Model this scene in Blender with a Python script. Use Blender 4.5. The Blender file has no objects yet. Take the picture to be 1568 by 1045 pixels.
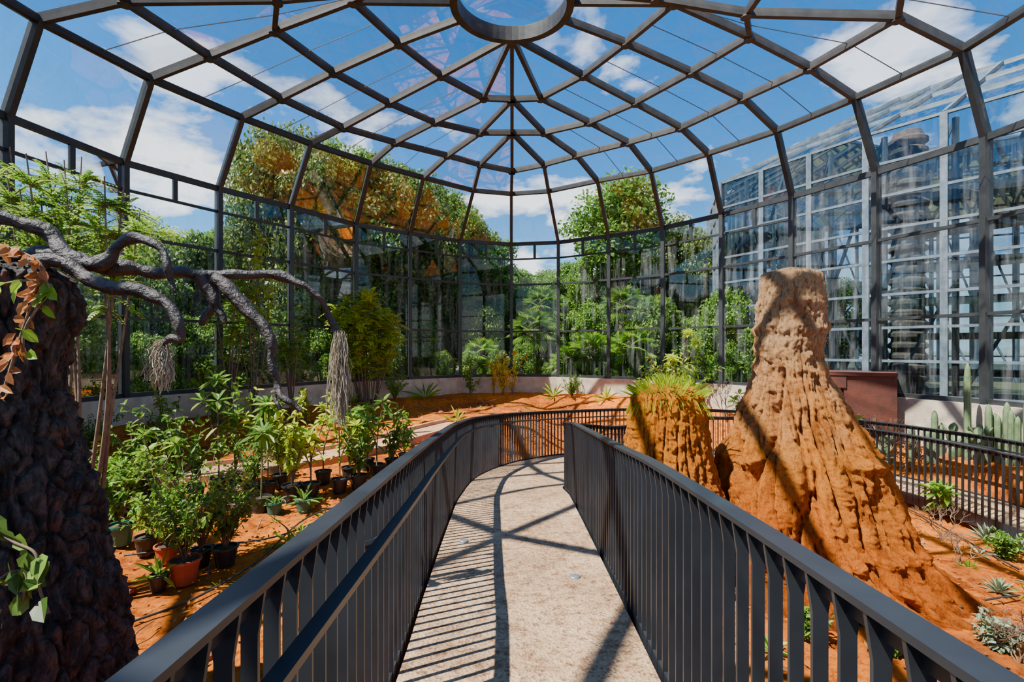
import bpy, math, random, time
import numpy as np
from mathutils import Vector, noise
random.seed(7); rng=np.random.default_rng(7)
T0=time.time()
E=3.2; F=784.0
def IZ(x,y,Z): return np.array([(x-784)/F*Z, Z, E+(535-y)/F*Z])
def IH(x,y,h):
    Z=h*F/(535-y); return np.array([(x-784)/F*Z, Z, E+h])
def sstep(a,b,x):
    t=np.clip((x-a)/(b-a),0,1); return t*t*(3-2*t)
# ------------------------------------------------------------------ materials
def newmat(name):
    m=bpy.data.materials.new(name); m.use_nodes=True; nt=m.node_tree
    return m,nt,nt.nodes['Principled BSDF']
def ramp(nt,cols,fac):
    r=nt.nodes.new('ShaderNodeValToRGB'); el=r.color_ramp.elements
    while len(el)<len(cols): el.new(.5)
    for e,(p,c) in zip(el,cols): e.position=p; e.color=(*c,1)
    nt.links.new(fac,r.inputs[0]); return r
def noisetex(nt,scale,detail=6,vec=None,rough=.6,dist=0):
    n=nt.nodes.new('ShaderNodeTexNoise'); n.inputs['Scale'].default_value=scale
    n.inputs['Detail'].default_value=detail; n.inputs['Roughness'].default_value=rough
    n.inputs['Distortion'].default_value=dist
    if vec is not None: nt.links.new(vec,n.inputs['Vector'])
    return n
def objco(nt,scale=(1,1,1)):
    t=nt.nodes.new('ShaderNodeTexCoord'); mp=nt.nodes.new('ShaderNodeMapping')
    mp.inputs['Scale'].default_value=scale
    nt.links.new(t.outputs['Object'],mp.inputs['Vector']); return mp.outputs[0]
def simple(name,c1,c2=None,rough=.5,metal=0,scale=4,bump=0,bscale=40,sc=(1,1,1),spec=.5):
    m,nt,b=newmat(name); co=objco(nt,sc)
    b.inputs['Roughness'].default_value=rough; b.inputs['Metallic'].default_value=metal
    b.inputs['Specular IOR Level'].default_value=spec
    if c2 is None: c2=tuple(x*.75 for x in c1)
    n=noisetex(nt,scale,6,co); r=ramp(nt,[(.35,c2),(.65,c1)],n.outputs[0])
    nt.links.new(r.outputs[0],b.inputs['Base Color'])
    if bump:
        n2=noisetex(nt,bscale,5,co); bp=nt.nodes.new('ShaderNodeBump'); bp.inputs['Strength'].default_value=bump
        bp.inputs['Distance'].default_value=.03
        nt.links.new(n2.outputs[0],bp.inputs['Height']); nt.links.new(bp.outputs[0],b.inputs['Normal'])
    return m
def mul(nt,a,b,f):
    m=nt.nodes.new('ShaderNodeMixRGB'); m.blend_type='MULTIPLY'; m.inputs[0].default_value=f
    nt.links.new(a,m.inputs[1]); nt.links.new(b,m.inputs[2]); return m.outputs[0]
def leafmat(name,c1,c2,c3,trans=.35,rough=.45):
    m,nt,b=newmat(name); g=nt.nodes.new('ShaderNodeNewGeometry')
    r=ramp(nt,[(0,c1),(.55,c2),(1,c3)],g.outputs['Random Per Island'])
    nt.links.new(r.outputs[0],b.inputs['Base Color']); b.inputs['Roughness'].default_value=rough
    b.inputs['Specular IOR Level'].default_value=.35
    t=nt.nodes.new('ShaderNodeBsdfTranslucent'); mx=nt.nodes.new('ShaderNodeMixShader')
    gm=nt.nodes.new('ShaderNodeGamma'); gm.inputs[1].default_value=.78
    nt.links.new(r.outputs[0],gm.inputs[0]); nt.links.new(gm.outputs[0],t.inputs[0])
    mx.inputs[0].default_value=trans
    nt.links.new(b.outputs[0],mx.inputs[1]); nt.links.new(t.outputs[0],mx.inputs[2])
    nt.links.new(mx.outputs[0],nt.nodes['Material Output'].inputs[0]); return m
def glassmat(name,tint,refl,dust=.1,sc=(1.5,1.5,.12)):
    m,nt,b=newmat(name); nt.nodes.remove(b)
    t=nt.nodes.new('ShaderNodeBsdfTransparent'); t.inputs[0].default_value=(*tint,1)
    g=nt.nodes.new('ShaderNodeBsdfGlossy'); g.inputs['Roughness'].default_value=.015
    fr=nt.nodes.new('ShaderNodeFresnel'); fr.inputs[0].default_value=1.45
    mu=nt.nodes.new('ShaderNodeMath'); mu.operation='MULTIPLY'; mu.inputs[1].default_value=refl
    nt.links.new(fr.outputs[0],mu.inputs[0]); mx=nt.nodes.new('ShaderNodeMixShader')
    nt.links.new(mu.outputs[0],mx.inputs[0]); nt.links.new(t.outputs[0],mx.inputs[1]); nt.links.new(g.outputs[0],mx.inputs[2])
    d=nt.nodes.new('ShaderNodeBsdfDiffuse'); d.inputs[0].default_value=(.75,.78,.8,1)
    n=noisetex(nt,3.5,6,objco(nt,sc),.65); r=ramp(nt,[(.48,(0,0,0)),(.75,(1,1,1))],n.outputs[0])
    m3=nt.nodes.new('ShaderNodeMath'); m3.operation='MULTIPLY'; m3.inputs[1].default_value=dust; nt.links.new(r.outputs[0],m3.inputs[0])
    mx2=nt.nodes.new('ShaderNodeMixShader'); nt.links.new(m3.outputs[0],mx2.inputs[0]); nt.links.new(mx.outputs[0],mx2.inputs[1]); nt.links.new(d.outputs[0],mx2.inputs[2])
    nt.links.new(mx2.outputs[0],nt.nodes['Material Output'].inputs[0]); return m
M_steel=simple('dark_steel',(.036,.039,.042),(.022,.024,.026),.5,.2)
M_rail=simple('rail_steel',(.030,.034,.042),(.020,.023,.028),.38,.25,3)
M_roof=simple('roof_steel',(.055,.050,.045),(.030,.028,.027),.55,.1)
M_glass=glassmat('clear_glass',(.90,.95,.96),1.0,.14)
M_glassR=glassmat('roof_glass',(.87,.935,.985),.25,.16,(.7,.7,.7))
M_glassB=glassmat('neighbour_glass',(.48,.60,.67),1.6,.05)
M_conc=simple('curb_concrete',(.60,.50,.38),(.40,.32,.24),.85,0,3,.4,30)
M_pale=simple('neighbour_steel',(.15,.19,.23),(.085,.11,.14),.5,.2)
M_corten=simple('corten_steel',(.13,.032,.016),(.06,.018,.012),.7,.2,2,.2,40)
M_cortin=simple('orange_panel',(.42,.14,.04),(.28,.08,.02),.6)
M_black=simple('black_plastic',(.016,.017,.018),(.025,.025,.025),.45)
M_green_pl=simple('green_plastic',(.01,.14,.09),(.01,.09,.07),.4)
M_terra=simple('terracotta',(.42,.08,.03),(.32,.06,.02),.6)
M_white=simple('white_plastic',(.6,.6,.58),(.5,.5,.48),.4)
M_drain=simple('drain_metal',(.3,.31,.33),(.2,.21,.22),.4,.6)
M_soil=simple('potting_soil',(.05,.03,.018),(.03,.02,.012),.95)
M_stem=simple('stem_bark',(.22,.14,.085),(.11,.07,.045),.85,0,12)
M_stemg=simple('green_stem',(.18,.22,.06),(.11,.13,.04),.7,0,12)
M_cact=simple('cactus_skin',(.16,.22,.10),(.08,.13,.06),.6,0,8)
M_moss=leafmat('grey_moss',(.34,.27,.18),(.46,.38,.27),(.58,.50,.38),.25,.9)
LF={}
LF['dark']=leafmat('leaf_dark',(.03,.07,.012),(.07,.15,.02),(.17,.28,.03),.4)
LF['mid']=leafmat('leaf_mid',(.045,.12,.012),(.10,.23,.02),(.24,.38,.035),.42)
LF['olive']=leafmat('leaf_olive',(.04,.085,.014),(.09,.165,.02),(.26,.29,.03),.40)
LF['yellow']=leafmat('leaf_yellowgreen',(.22,.36,.015),(.38,.52,.02),(.64,.64,.03),.5)
LF['fresh']=leafmat('leaf_fresh',(.08,.22,.012),(.18,.37,.02),(.36,.52,.03),.45)
LF['gold']=leafmat('leaf_gold',(.65,.44,.01),(.82,.58,.01),(.5,.5,.02),.45)
LF['dry']=leafmat('leaf_dry',(.38,.09,.02),(.46,.18,.04),(.26,.08,.03),.3)
LF['grey']=leafmat('leaf_greygreen',(.13,.19,.11),(.2,.27,.15),(.28,.33,.19),.2)

def soilmat():
    m,nt,b=newmat('red_soil'); co=objco(nt)
    n=noisetex(nt,.5,9,co,.68); r=ramp(nt,[(.35,(.22,.065,.02)),(.46,(.62,.15,.014)),(.64,(.95,.26,.018))],n.outputs[0])
    n2=noisetex(nt,7,8,co,.78); r2=ramp(nt,[(.39,(.30,.20,.15)),(.52,(1,1,1))],n2.outputs[0])
    c=mul(nt,r.outputs[0],r2.outputs[0],.82)
    v=nt.nodes.new('ShaderNodeTexVoronoi'); v.inputs['Scale'].default_value=28; nt.links.new(co,v.inputs['Vector'])
    r3=ramp(nt,[(.12,(.25,.16,.09)),(.18,(1,1,1))],v.outputs['Distance']); c=mul(nt,c,r3.outputs[0],.5)
    nt.links.new(c,b.inputs['Base Color']); b.inputs['Roughness'].default_value=.95; b.inputs['Specular IOR Level'].default_value=.1
    bp=nt.nodes.new('ShaderNodeBump'); bp.inputs['Strength'].default_value=1; bp.inputs['Distance'].default_value=.08
    nt.links.new(n2.outputs[0],bp.inputs['Height']); nt.links.new(bp.outputs[0],b.inputs['Normal'])
    return m
M_ground=soilmat()
def deckmat():
    m,nt,b=newmat('aggregate_concrete'); co=objco(nt)
    n=noisetex(nt,1.3,8,co,.7); r=ramp(nt,[(.32,(.30,.18,.095)),(.5,(.45,.29,.165)),(.68,(.56,.39,.235))],n.outputs[0])
    v=nt.nodes.new('ShaderNodeTexVoronoi'); v.inputs['Scale'].default_value=55; nt.links.new(co,v.inputs['Vector'])
    r2=ramp(nt,[(0,(.28,.21,.16)),(.45,(1,1,1)),(1,(1.0,.88,.74))],v.outputs['Color']); c=mul(nt,r.outputs[0],r2.outputs[0],.95)
    n3=noisetex(nt,9,8,co,.85); r3=ramp(nt,[(.41,(.34,.20,.11)),(.51,(1,1,1))],n3.outputs[0]); c=mul(nt,c,r3.outputs[0],.78)
    nt.links.new(c,b.inputs['Base Color']); b.inputs['Roughness'].default_value=.85
    bp=nt.nodes.new('ShaderNodeBump'); bp.inputs['Strength'].default_value=.7; bp.inputs['Distance'].default_value=.014
    nt.links.new(v.outputs['Distance'],bp.inputs['Height']); nt.links.new(bp.outputs[0],b.inputs['Normal'])
    return m
M_deck=deckmat()
def moundmat(name,low,mid,top,z0,z1):
    m,nt,b=newmat(name); t=nt.nodes.new('ShaderNodeTexCoord'); co=t.outputs['Object']
    sp=nt.nodes.new('ShaderNodeSeparateXYZ'); nt.links.new(co,sp.inputs[0])
    n=noisetex(nt,1.3,6,co,.6)
    ma=nt.nodes.new('ShaderNodeMath'); ma.operation='MULTIPLY_ADD'; ma.inputs[1].default_value=2.2; ma.inputs[2].default_value=-1.1
    nt.links.new(n.outputs[0],ma.inputs[0])
    ad=nt.nodes.new('ShaderNodeMath'); nt.links.new(ma.outputs[0],ad.inputs[0]); nt.links.new(sp.outputs[2],ad.inputs[1])
    mr=nt.nodes.new('ShaderNodeMapRange'); mr.inputs[1].default_value=z0; mr.inputs[2].default_value=z1
    nt.links.new(ad.outputs[0],mr.inputs[0])
    r=ramp(nt,[(0,tuple(c*.6 for c in low)),(.2,low),(.58,mid),(1,top)],mr.outputs[0])
    n2=noisetex(nt,20,10,co,.85); r2=ramp(nt,[(.40,(.33,.22,.15)),(.49,(1,1,1))],n2.outputs[0]); c=mul(nt,r.outputs[0],r2.outputs[0],.72)
    mp=nt.nodes.new('ShaderNodeMapping'); mp.inputs['Scale'].default_value=(1,1,.2); nt.links.new(co,mp.inputs['Vector'])
    n6=noisetex(nt,6,7,mp.outputs[0],.75); r6=ramp(nt,[(.41,(.38,.22,.14)),(.51,(1,1,1))],n6.outputs[0]); c=mul(nt,c,r6.outputs[0],.6)
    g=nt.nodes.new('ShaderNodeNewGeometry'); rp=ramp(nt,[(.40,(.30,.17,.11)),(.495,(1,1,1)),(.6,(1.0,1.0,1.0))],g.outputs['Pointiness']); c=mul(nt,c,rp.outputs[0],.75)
    nt.links.new(c,b.inputs['Base Color']); b.inputs['Roughness'].default_value=.95; b.inputs['Specular IOR Level'].default_value=.1
    s=nt.nodes.new('ShaderNodeMath'); s.operation='MULTIPLY_ADD'; s.inputs[1].default_value=1.1
    nt.links.new(n6.outputs[0],s.inputs[0]); nt.links.new(n2.outputs[0],s.inputs[2])
    bp=nt.nodes.new('ShaderNodeBump'); bp.inputs['Strength'].default_value=1; bp.inputs['Distance'].default_value=.13
    nt.links.new(s.outputs[0],bp.inputs['Height']); nt.links.new(bp.outputs[0],b.inputs['Normal'])
    return m
M_mound=moundmat('termite_clay',(.86,.21,.02),(.92,.32,.045),(.80,.48,.24),.1,3.4)
M_mound2=moundmat('termite_clay_orange',(.70,.26,.08),(.86,.26,.03),(.92,.31,.02),.2,2.4)
def barkmat():
    m,nt,b=newmat('rough_bark'); co=objco(nt,(1,1,.32))
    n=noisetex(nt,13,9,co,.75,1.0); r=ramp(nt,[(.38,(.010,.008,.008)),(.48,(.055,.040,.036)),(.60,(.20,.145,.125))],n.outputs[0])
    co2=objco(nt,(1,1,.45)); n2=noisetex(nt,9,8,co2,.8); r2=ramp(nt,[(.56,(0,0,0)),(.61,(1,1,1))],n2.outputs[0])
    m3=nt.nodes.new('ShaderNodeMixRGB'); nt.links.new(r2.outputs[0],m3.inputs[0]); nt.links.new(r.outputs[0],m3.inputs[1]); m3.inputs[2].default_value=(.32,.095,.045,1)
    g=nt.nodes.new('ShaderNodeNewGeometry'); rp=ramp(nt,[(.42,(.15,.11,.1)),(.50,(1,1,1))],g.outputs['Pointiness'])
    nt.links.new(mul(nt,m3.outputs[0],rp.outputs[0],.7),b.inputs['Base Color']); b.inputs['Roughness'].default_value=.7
    bp=nt.nodes.new('ShaderNodeBump'); bp.inputs['Strength'].default_value=1; bp.inputs['Distance'].default_value=.12
    nt.links.new(n.outputs[0],bp.inputs['Height']); nt.links.new(bp.outputs[0],b.inputs['Normal'])
    return m
M_bark=barkmat()
M_branch=simple('dark_branch',(.050,.033,.032),(.014,.010,.011),.5,0,9,1,22)
M_trunk=simple('tree_trunk',(.2,.15,.11),(.09,.065,.05),.9,0,6)
M_lawn=simple('outside_soil',(.08,.10,.04),(.07,.05,.03),.95,0,1)
# ------------------------------------------------------------------ mesh builder
class MB:
    def __init__(s): s.v=[];s.f=[];s.m=[];s.sm=[];s.n=0
    def add(s,V,Fa,mat=0,smooth=False):
        V=np.asarray(V,float).reshape(-1,3); Fa=np.asarray(Fa,int)
        s.v.append(V); s.f.append(Fa+s.n); s.m.append(np.full(len(Fa),mat)); s.sm.append(np.full(len(Fa),smooth)); s.n+=len(V)
    def obj(s,name,mats,loc=None,parent=None):
        V=np.concatenate(s.v) if s.v else np.zeros((0,3))
        if loc is None: loc=np.zeros(3)
        V=V-np.asarray(loc)
        me=bpy.data.meshes.new(name); me.vertices.add(len(V)); me.vertices.foreach_set('co',V.ravel())
        tot=np.concatenate([np.full(len(f),f.shape[1]) for f in s.f]); idx=np.concatenate([f.ravel() for f in s.f])
        me.loops.add(len(idx)); me.loops.foreach_set('vertex_index',idx)
        me.polygons.add(len(tot)); st=np.concatenate([[0],np.cumsum(tot)[:-1]])
        me.polygons.foreach_set('loop_start',st); me.polygons.foreach_set('loop_total',tot)
        me.polygons.foreach_set('material_index',np.concatenate(s.m)); me.polygons.foreach_set('use_smooth',np.concatenate(s.sm))
        for m in mats: me.materials.append(m)
        me.update(); me.validate()
        o=bpy.data.objects.new(name,me); o.location=loc; bpy.context.scene.collection.objects.link(o)
        if parent: o.parent=parent
        return o
BF=[[0,1,2,3],[7,6,5,4],[0,4,5,1],[1,5,6,2],[2,6,7,3],[3,7,4,0]]
def nrm(a): 
    a=np.asarray(a,float); return a/(np.linalg.norm(a,axis=-1,keepdims=True)+1e-9)
def beam(mb,a,b,w,d,mat=0,up=(0,0,1),ext=0):
    a=np.asarray(a,float); b=np.asarray(b,float); t=nrm(b-a); a=a-t*ext; b=b+t*ext
    up=np.asarray(up,float)
    if abs(np.dot(t,up))>.98: up=np.array([0,1.,0]) if abs(t[1])<.9 else np.array([1.,0,0])
    s=nrm(np.cross(t,up)); u=np.cross(s,t)
    V=[p+s*sx*w/2+u*sy*d/2 for p in (a,b) for sx,sy in ((-1,-1),(1,-1),(1,1),(-1,1))]
    mb.add(V,BF,mat)
def box(mb,c,s,mat=0,rot=0):
    c=np.asarray(c,float); cs,sn=math.cos(rot),math.sin(rot); V=[]
    for z in (-.5,.5):
        for x,y in ((-.5,-.5),(.5,-.5),(.5,.5),(-.5,.5)):
            X,Y=x*s[0],y*s[1]; V.append(c+np.array([X*cs-Y*sn,X*sn+Y*cs,z*s[2]]))
    mb.add(V,[f[::-1] for f in BF],mat)
def sweep(mb,P,w,d,mat=0):
    P=np.asarray(P,float); T=np.gradient(P,axis=0); T=nrm(T); S=nrm(np.cross(T,[0,0,1])); U=np.cross(S,T)
    n=len(P); V=np.stack([P-S*w/2-U*d/2,P+S*w/2-U*d/2,P+S*w/2+U*d/2,P-S*w/2+U*d/2],1).reshape(-1,3)
    Fa=[[i*4+k,i*4+(k+1)%4,i*4+4+(k+1)%4,i*4+4+k] for i in range(n-1) for k in range(4)]
    Fa+=[[3,2,1,0],[n*4-4,n*4-3,n*4-2,n*4-1]]
    mb.add(V,Fa,mat)
def tube(mb,P,R,seg=6,mat=0,disp=None):
    P=np.asarray(P,float); R=np.broadcast_to(np.asarray(R,float),(len(P),)); T=nrm(np.gradient(P,axis=0))
    ref=np.array([.3,.2,.9]) if abs(T[0][2])<.8 else np.array([1.,.1,0]); S=[]
    s=nrm(np.cross(T[0],ref))
    for t in T:
        s=nrm(s-t*np.dot(s,t)); S.append(s)
    S=np.array(S); U=np.cross(T,S); a=np.linspace(0,2*np.pi,seg,endpoint=False)
    V=P[:,None]+R[:,None,None]*(np.cos(a)[None,:,None]*S[:,None]+np.sin(a)[None,:,None]*U[:,None])
    if disp: V=disp(V,P)
    V=V.reshape(-1,3); n=len(P)
    i,k=np.meshgrid(np.arange(n-1),np.arange(seg),indexing='ij'); i=i.ravel();k=k.ravel();k2=(k+1)%seg
    Fa=np.stack([i*seg+k,i*seg+k2,(i+1)*seg+k2,(i+1)*seg+k],1); mb.add(V,Fa,mat,True)
    mb.add(np.array([*V[-seg:],P[-1]]),[[j,(j+1)%seg,seg] for j in range(seg)],mat,True)
def catm(P,n):
    P=np.asarray(P,float); Q=np.vstack([2*P[0]-P[1],P,2*P[-1]-P[-2]]); out=[]
    for i in range(1,len(Q)-2):
        for t in np.linspace(0,1,n,endpoint=False):
            a,b,c,d=Q[i-1:i+3]; out.append(.5*((2*b)+(-a+c)*t+(2*a-5*b+4*c-d)*t*t+(-a+3*b-3*c+d)*t**3))
    out.append(P[-1]); return np.array(out)
def lathe(mb,prof,c,seg=20,mat=0,smooth=True):
    c=np.asarray(c,float); a=np.linspace(0,2*np.pi,seg,endpoint=False); V=[]
    for r,z in prof:
        for t in a: V.append(c+[r*math.cos(t),r*math.sin(t),z])
    Fa=[[i*seg+k,i*seg+(k+1)%seg,(i+1)*seg+(k+1)%seg,(i+1)*seg+k] for i in range(len(prof)-1) for k in range(seg)]
    mb.add(V,Fa,mat,smooth)
def leafs(mb,P,D,N,L,W,mat,droop=.2,fold=.18):
    P=np.asarray(P,float);D=nrm(D);N=np.asarray(N,float); n=len(P)
    L=np.broadcast_to(L,(n,))[:,None]; W=np.broadcast_to(W,(n,))[:,None]
    S=nrm(np.cross(D,N)); N2=np.cross(S,D); z=np.array([0,0,1.])
    v=[P, P+D*.32*L-S*W*.5+N2*fold*W-z*droop*L*.1, P+D*.72*L-S*W*.4+N2*fold*W-z*droop*L*.5, P+D*L-z*droop*L,
       P+D*.72*L+S*W*.4+N2*fold*W-z*droop*L*.5, P+D*.32*L+S*W*.5+N2*fold*W-z*droop*L*.1]
    V=np.stack(v,1).reshape(-1,3); b=np.arange(n)[:,None]*6
    mb.add(V,np.concatenate([b+[0,3,2,1],b+[0,5,4,3]]),mat,False)
def quads(mb,P,D,N,L,W,mat):
    P=np.asarray(P,float);D=nrm(D); n=len(P); L=np.broadcast_to(L,(n,))[:,None]; W=np.broadcast_to(W,(n,))[:,None]
    S=nrm(np.cross(D,N)); V=np.stack([P-D*L/2,P+S*W/2,P+D*L/2,P-S*W/2],1).reshape(-1,3)
    mb.add(V,np.arange(n)[:,None]*4+[0,1,2,3],mat)
def rdir(n): return nrm(rng.normal(size=(n,3)))
# ------------------------------------------------------------------ wall plan
D0=21.0
spL=[(783,160),(705,165),(628,177),(545,190),(445,217),(335,245),(190,285),(10,355)]
spR=[(783,160),(855,163),(932,173),(1015,185),(1105,205),(1213,233),(1342,270),(1510,323)]
def plan(lst): return [np.array([(x-784)/F*D0*160/d, D0*160/d]) for x,d in lst]
PL=plan(spL)+[np.array(p) for p in ((-9.75,7.4),(-9.7,5.2),(-9.2,3.1),(-8.2,1.2),(-6.7,-.6),(-4.7,-1.9),(-2.4,-2.7))]
PR=plan(spR)+[np.array(p) for p in ((10.0,8.2),(9.9,6),(9.3,3.8),(8.3,1.7),(6.8,-.2),(4.8,-1.7),(2.4,-2.7))]
PB=np.array([0,-3.0])
ring=np.array(PL+[PB]+PR[:0:-1])
NR=len(ring)
def inpoly(x,y,poly):
    ins=np.zeros(x.shape,bool); j=len(poly)-1
    for i in range(len(poly)):
        xi,yi=poly[i];xj,yj=poly[j]
        c=((yi>y)!=(yj>y))&(x<(xj-xi)*(y-yi)/(yj-yi+1e-12)+xi); ins^=c; j=i
    return ins
def segdist(x,y,poly,closed=True,vals=None):
    best=np.full(x.shape,1e9); bv=np.zeros(x.shape); m=len(poly)
    for i in range(m if closed else m-1):
        a=poly[i];b=poly[(i+1)%m]; d=b-a; t=np.clip(((x-a[0])*d[0]+(y-a[1])*d[1])/(d@d+1e-12),0,1)
        r=np.hypot(x-a[0]-t*d[0],y-a[1]-t*d[1]); k=r<best
        if vals is not None: bv=np.where(k,vals[i]+(vals[(i+1)%m]-vals[i])*t,bv)
        best=np.where(k,r,best)
    return best,bv
# ------------------------------------------------------------------ walkway curves
Lp=[(-.6,-2.3),(-.6,0),(-.61,2.6),(-.67,4),(-.746,6.1),(-.77,7.7),(-.6,9.63),(.09,11.5),(1.27,12.9),(3,13.7),(5,13.6),(6.8,12.7),(8.0,11.2),(8.6,9.5),(8.7,7.8),(8.6,6),(8.1,4)]
Rp=[(.75,-2.3),(.78,0),(.784,2.66),(.81,4),(.847,6.1),(.87,7.7),(.9,8.9),(1.5,9.75),(2.2,10.4),(3.6,11.7),(5,12.1),(6.3,11.5),(7.1,10.5),(7.5,9.3),(7.6,7.8),(7.5,6),(7.0,4)]
hh=[1.6,1.64,1.75,1.87,2.06,2.21,2.38,2.54,2.66]+[2.7]*8
L3=catm([(x,y,E-h) for (x,y),h in zip(Lp,hh)],14); R3=catm([(x,y,E-h) for (x,y),h in zip(Rp,hh)],14)
C3=(L3+R3)/2
def ground_h(x,y):
    x=np.asarray(x,float); y=np.asarray(y,float)
    left=2.65-.65*sstep(6,14,y)
    right=3.0-.35*sstep(9,15,y)
    h=left+(right-left)*sstep(.2,1.8,x)
    hw=1.75+.4*sstep(5,8.5,x)
    d,_=segdist(x,y,ring); h=h+(hw-h)*sstep(2.6,.3,d)
    dc,hc=segdist(x,y,C3[::4,:2],False,(E-C3[::4,2]))
    w=sstep(2.3,1.0,dc); w=np.where(x>5.5,sstep(1.1,.7,dc),w); h=h+(np.maximum(h,hc+.2)-h)*w
    return h
def gz(x,y):
    return E-float(ground_h(np.array([x]),np.array([y]))[0])
def gpix(x,y,cl=.45):
    Z=np.arange(2,20.5,.03); X=(x-784)/F*Z; z=E-(y-535)/F*Z; g=E-ground_h(X,Z); k=np.argmax(z<=g) if (z<=g).any() else len(Z)-1
    p=np.array([X[k],Z[k]])
    d,_=segdist(p[:1],p[1:],ring); ok=inpoly(p[:1],p[1:],ring)[0]
    it=0
    while (not ok or d[0]<cl) and it<60:   # keep plants clear of the wall
        p=p+nrm(np.array([0,9.])-p)*.08; d,_=segdist(p[:1],p[1:],ring); ok=inpoly(p[:1],p[1:],ring)[0]; it+=1
    return np.array([p[0],p[1],gz(*p)])
gx=np.linspace(-10.4,10.6,211); gy=np.linspace(-3.2,21.4,247)
GX,GY=np.meshgrid(gx,gy,indexing='ij'); H=ground_h(GX,GY)
nz=np.array([[noise.fractal(Vector((a*.9,b*.9,0)),1,2,4)*.06+noise.noise(Vector((a*5,b*5,3)))*.02 for b in gy] for a in gx])
ZZ=E-H+nz
exp=ring+nrm(ring-np.array([0,8]))*.12
ins=inpoly(GX,GY,exp); idx=np.arange(GX.size).reshape(GX.shape)
fm=ins[:-1,:-1]&ins[1:,:-1]&ins[1:,1:]&ins[:-1,1:]
Fq=np.stack([idx[:-1,:-1][fm],idx[1:,:-1][fm],idx[1:,1:][fm],idx[:-1,1:][fm]],1)
used=np.unique(Fq); rm=-np.ones(GX.size,int); rm[used]=np.arange(len(used))
mb=MB(); mb.add(np.stack([GX.ravel(),GY.ravel(),ZZ.ravel()],1)[used],rm[Fq],0,True); mb.obj('floor',[M_ground])
mb=MB(); cc=np.array([0,9.]); out=cc+nrm(ring-cc)*90; rin=ring+nrm(ring-cc)*.2
V=[[*p,E-1.85] for p in rin]+[[*p,E-1.85] for p in out]
mb.add(V,[[i,(i+1)%NR,NR+(i+1)%NR,NR+i] for i in range(NR)]); mb.obj('lawn',[M_lawn])
# ------------------------------------------------------------------ walls
zc=E-1.1; zg=E-2.6; zs=E+4.3; z2=E+2.63; z3=E+.72
UL=[IH(783,297,6),IH(725,292,6),IH(648,272,6),IH(568,250,6),IH(475,220,6),IH(370,180,6),IH(230,120,6),IH(58,30,6)]
UR=[None,IH(840,293,6),IH(915,277,6),IH(997,262,6),IH(1085,235,6),IH(1190,200,6),IH(1310,150,6),IH(1475,75,6)]
for i in range(8,15):
    for P_,U_ in ((PL,UL),(PR,UR)):
        p=P_[i]; q=p+nrm(cc-p)*.9; U_.append(np.array([q[0],q[1],E+6]))
UB=np.array([0,-2.1,E+6]); U=UL+[UB]+UR[:0:-1]
def side(i):
    a=(ring[i]+ring[(i+1)%NR])/2
    if a[1]>15: return 'far'
    if a[1]<1: return 'back'
    return 'left' if a[0]<0 else 'right'
wm={k:MB() for k in ('far','left','right','back')}
for i in range(NR):
    a=ring[i];b=ring[(i+1)%NR]; w=wm[side(i)]; nrmv=np.array([*nrm(cc-a),0])
    A=lambda z:np.array([a[0],a[1],z]); B=lambda z:np.array([b[0],b[1],z])
    beam(w,A(zc-.02),A(zs),.12,.2,0,up=nrmv)
    beam(w,A(zs),U[i],.12,.18,0,up=nrmv)
    for z,t in ((z2,.07),(z3,.07),(zc+.03,.1),(zs,.14)): beam(w,A(z),B(z),.09,t)
    beam(w,A((zc+zg)/2-.02),B((zc+zg)/2-.02),.26,zc-zg,1,ext=.04)
    beam(w,U[i],U[(i+1)%NR],.14,.14)
    if side(i) in('left','far') or (side(i)=='right' and a[1]>16):
        beam(w,A(zs-.62),B(zs-.62),.07,.06)
        p=A(0)*.5+B(0)*.5; beam(w,[p[0],p[1],zs-.62],[p[0],p[1],zs],.10,.08,0,up=nrmv)
for k,w in wm.items(): w.obj('wall_'+k,[M_steel,M_conc])
for i in range(NR):
    a=ring[i];b=ring[(i+1)%NR]; mb=MB()
    mb.add([[*a,zc],[*b,zc],[*b,zs],[*a,zs],U[(i+1)%NR],U[i]],[[0,1,2,3],[3,2,4,5]]); mb.obj('window_%d'%(i+1),[M_glass])
# ------------------------------------------------------------------ roof
OC=np.array([0,11.95]); OR=1.36; oh=8.15
def onode(a): return np.array([OC[0]+OR*math.sin(a),OC[1]+OR*math.cos(a),E+oh])
Cn,Bn,An,On={},{},{},{}
hC,hB,hA=6.62,7.2,7.75
for s in (-1,1):
    mx=(lambda x:x) if s<0 else (lambda x:1568-x)
    Cn[s]={0:IH(784,262,6.5),1:IH(mx(735),252,6.55),2:IH(mx(685),238,6.58),3:IH(mx(605),218,hC),4:IH(mx(525),195,hC),5:IH(mx(430),150,hC)}
    Bn[s]={0:IH(784,203,7.2),2:IH(mx(735),203,hB),3:IH(mx(665),187,hB),4:IH(mx(595),157,hB),5:IH(mx(510),110,hB)}
    An[s]={0:IH(784,152,7.75),3:IH(mx(740),150,hA),4:IH(mx(675),115,hA),5:IH(mx(610),65,hA)}
    On[s]={0:onode(0),4:onode(0),5:onode(s*math.radians(62))}
Cn[-1][6]=IH(320,85,hC);Cn[-1][7]=IH(190,0,hC);Bn[-1][6]=IH(420,45,hB);An[-1][6]=IH(540,0,hA)
Cn[1][6]=IH(1240,103,hC);Cn[1][7]=IH(1375,25,hC);Bn[1][6]=IH(1148,55,hB);An[1][6]=IH(1032,3,hA)
Us={-1:UL+[UB],1:UR+[UB]}
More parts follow.
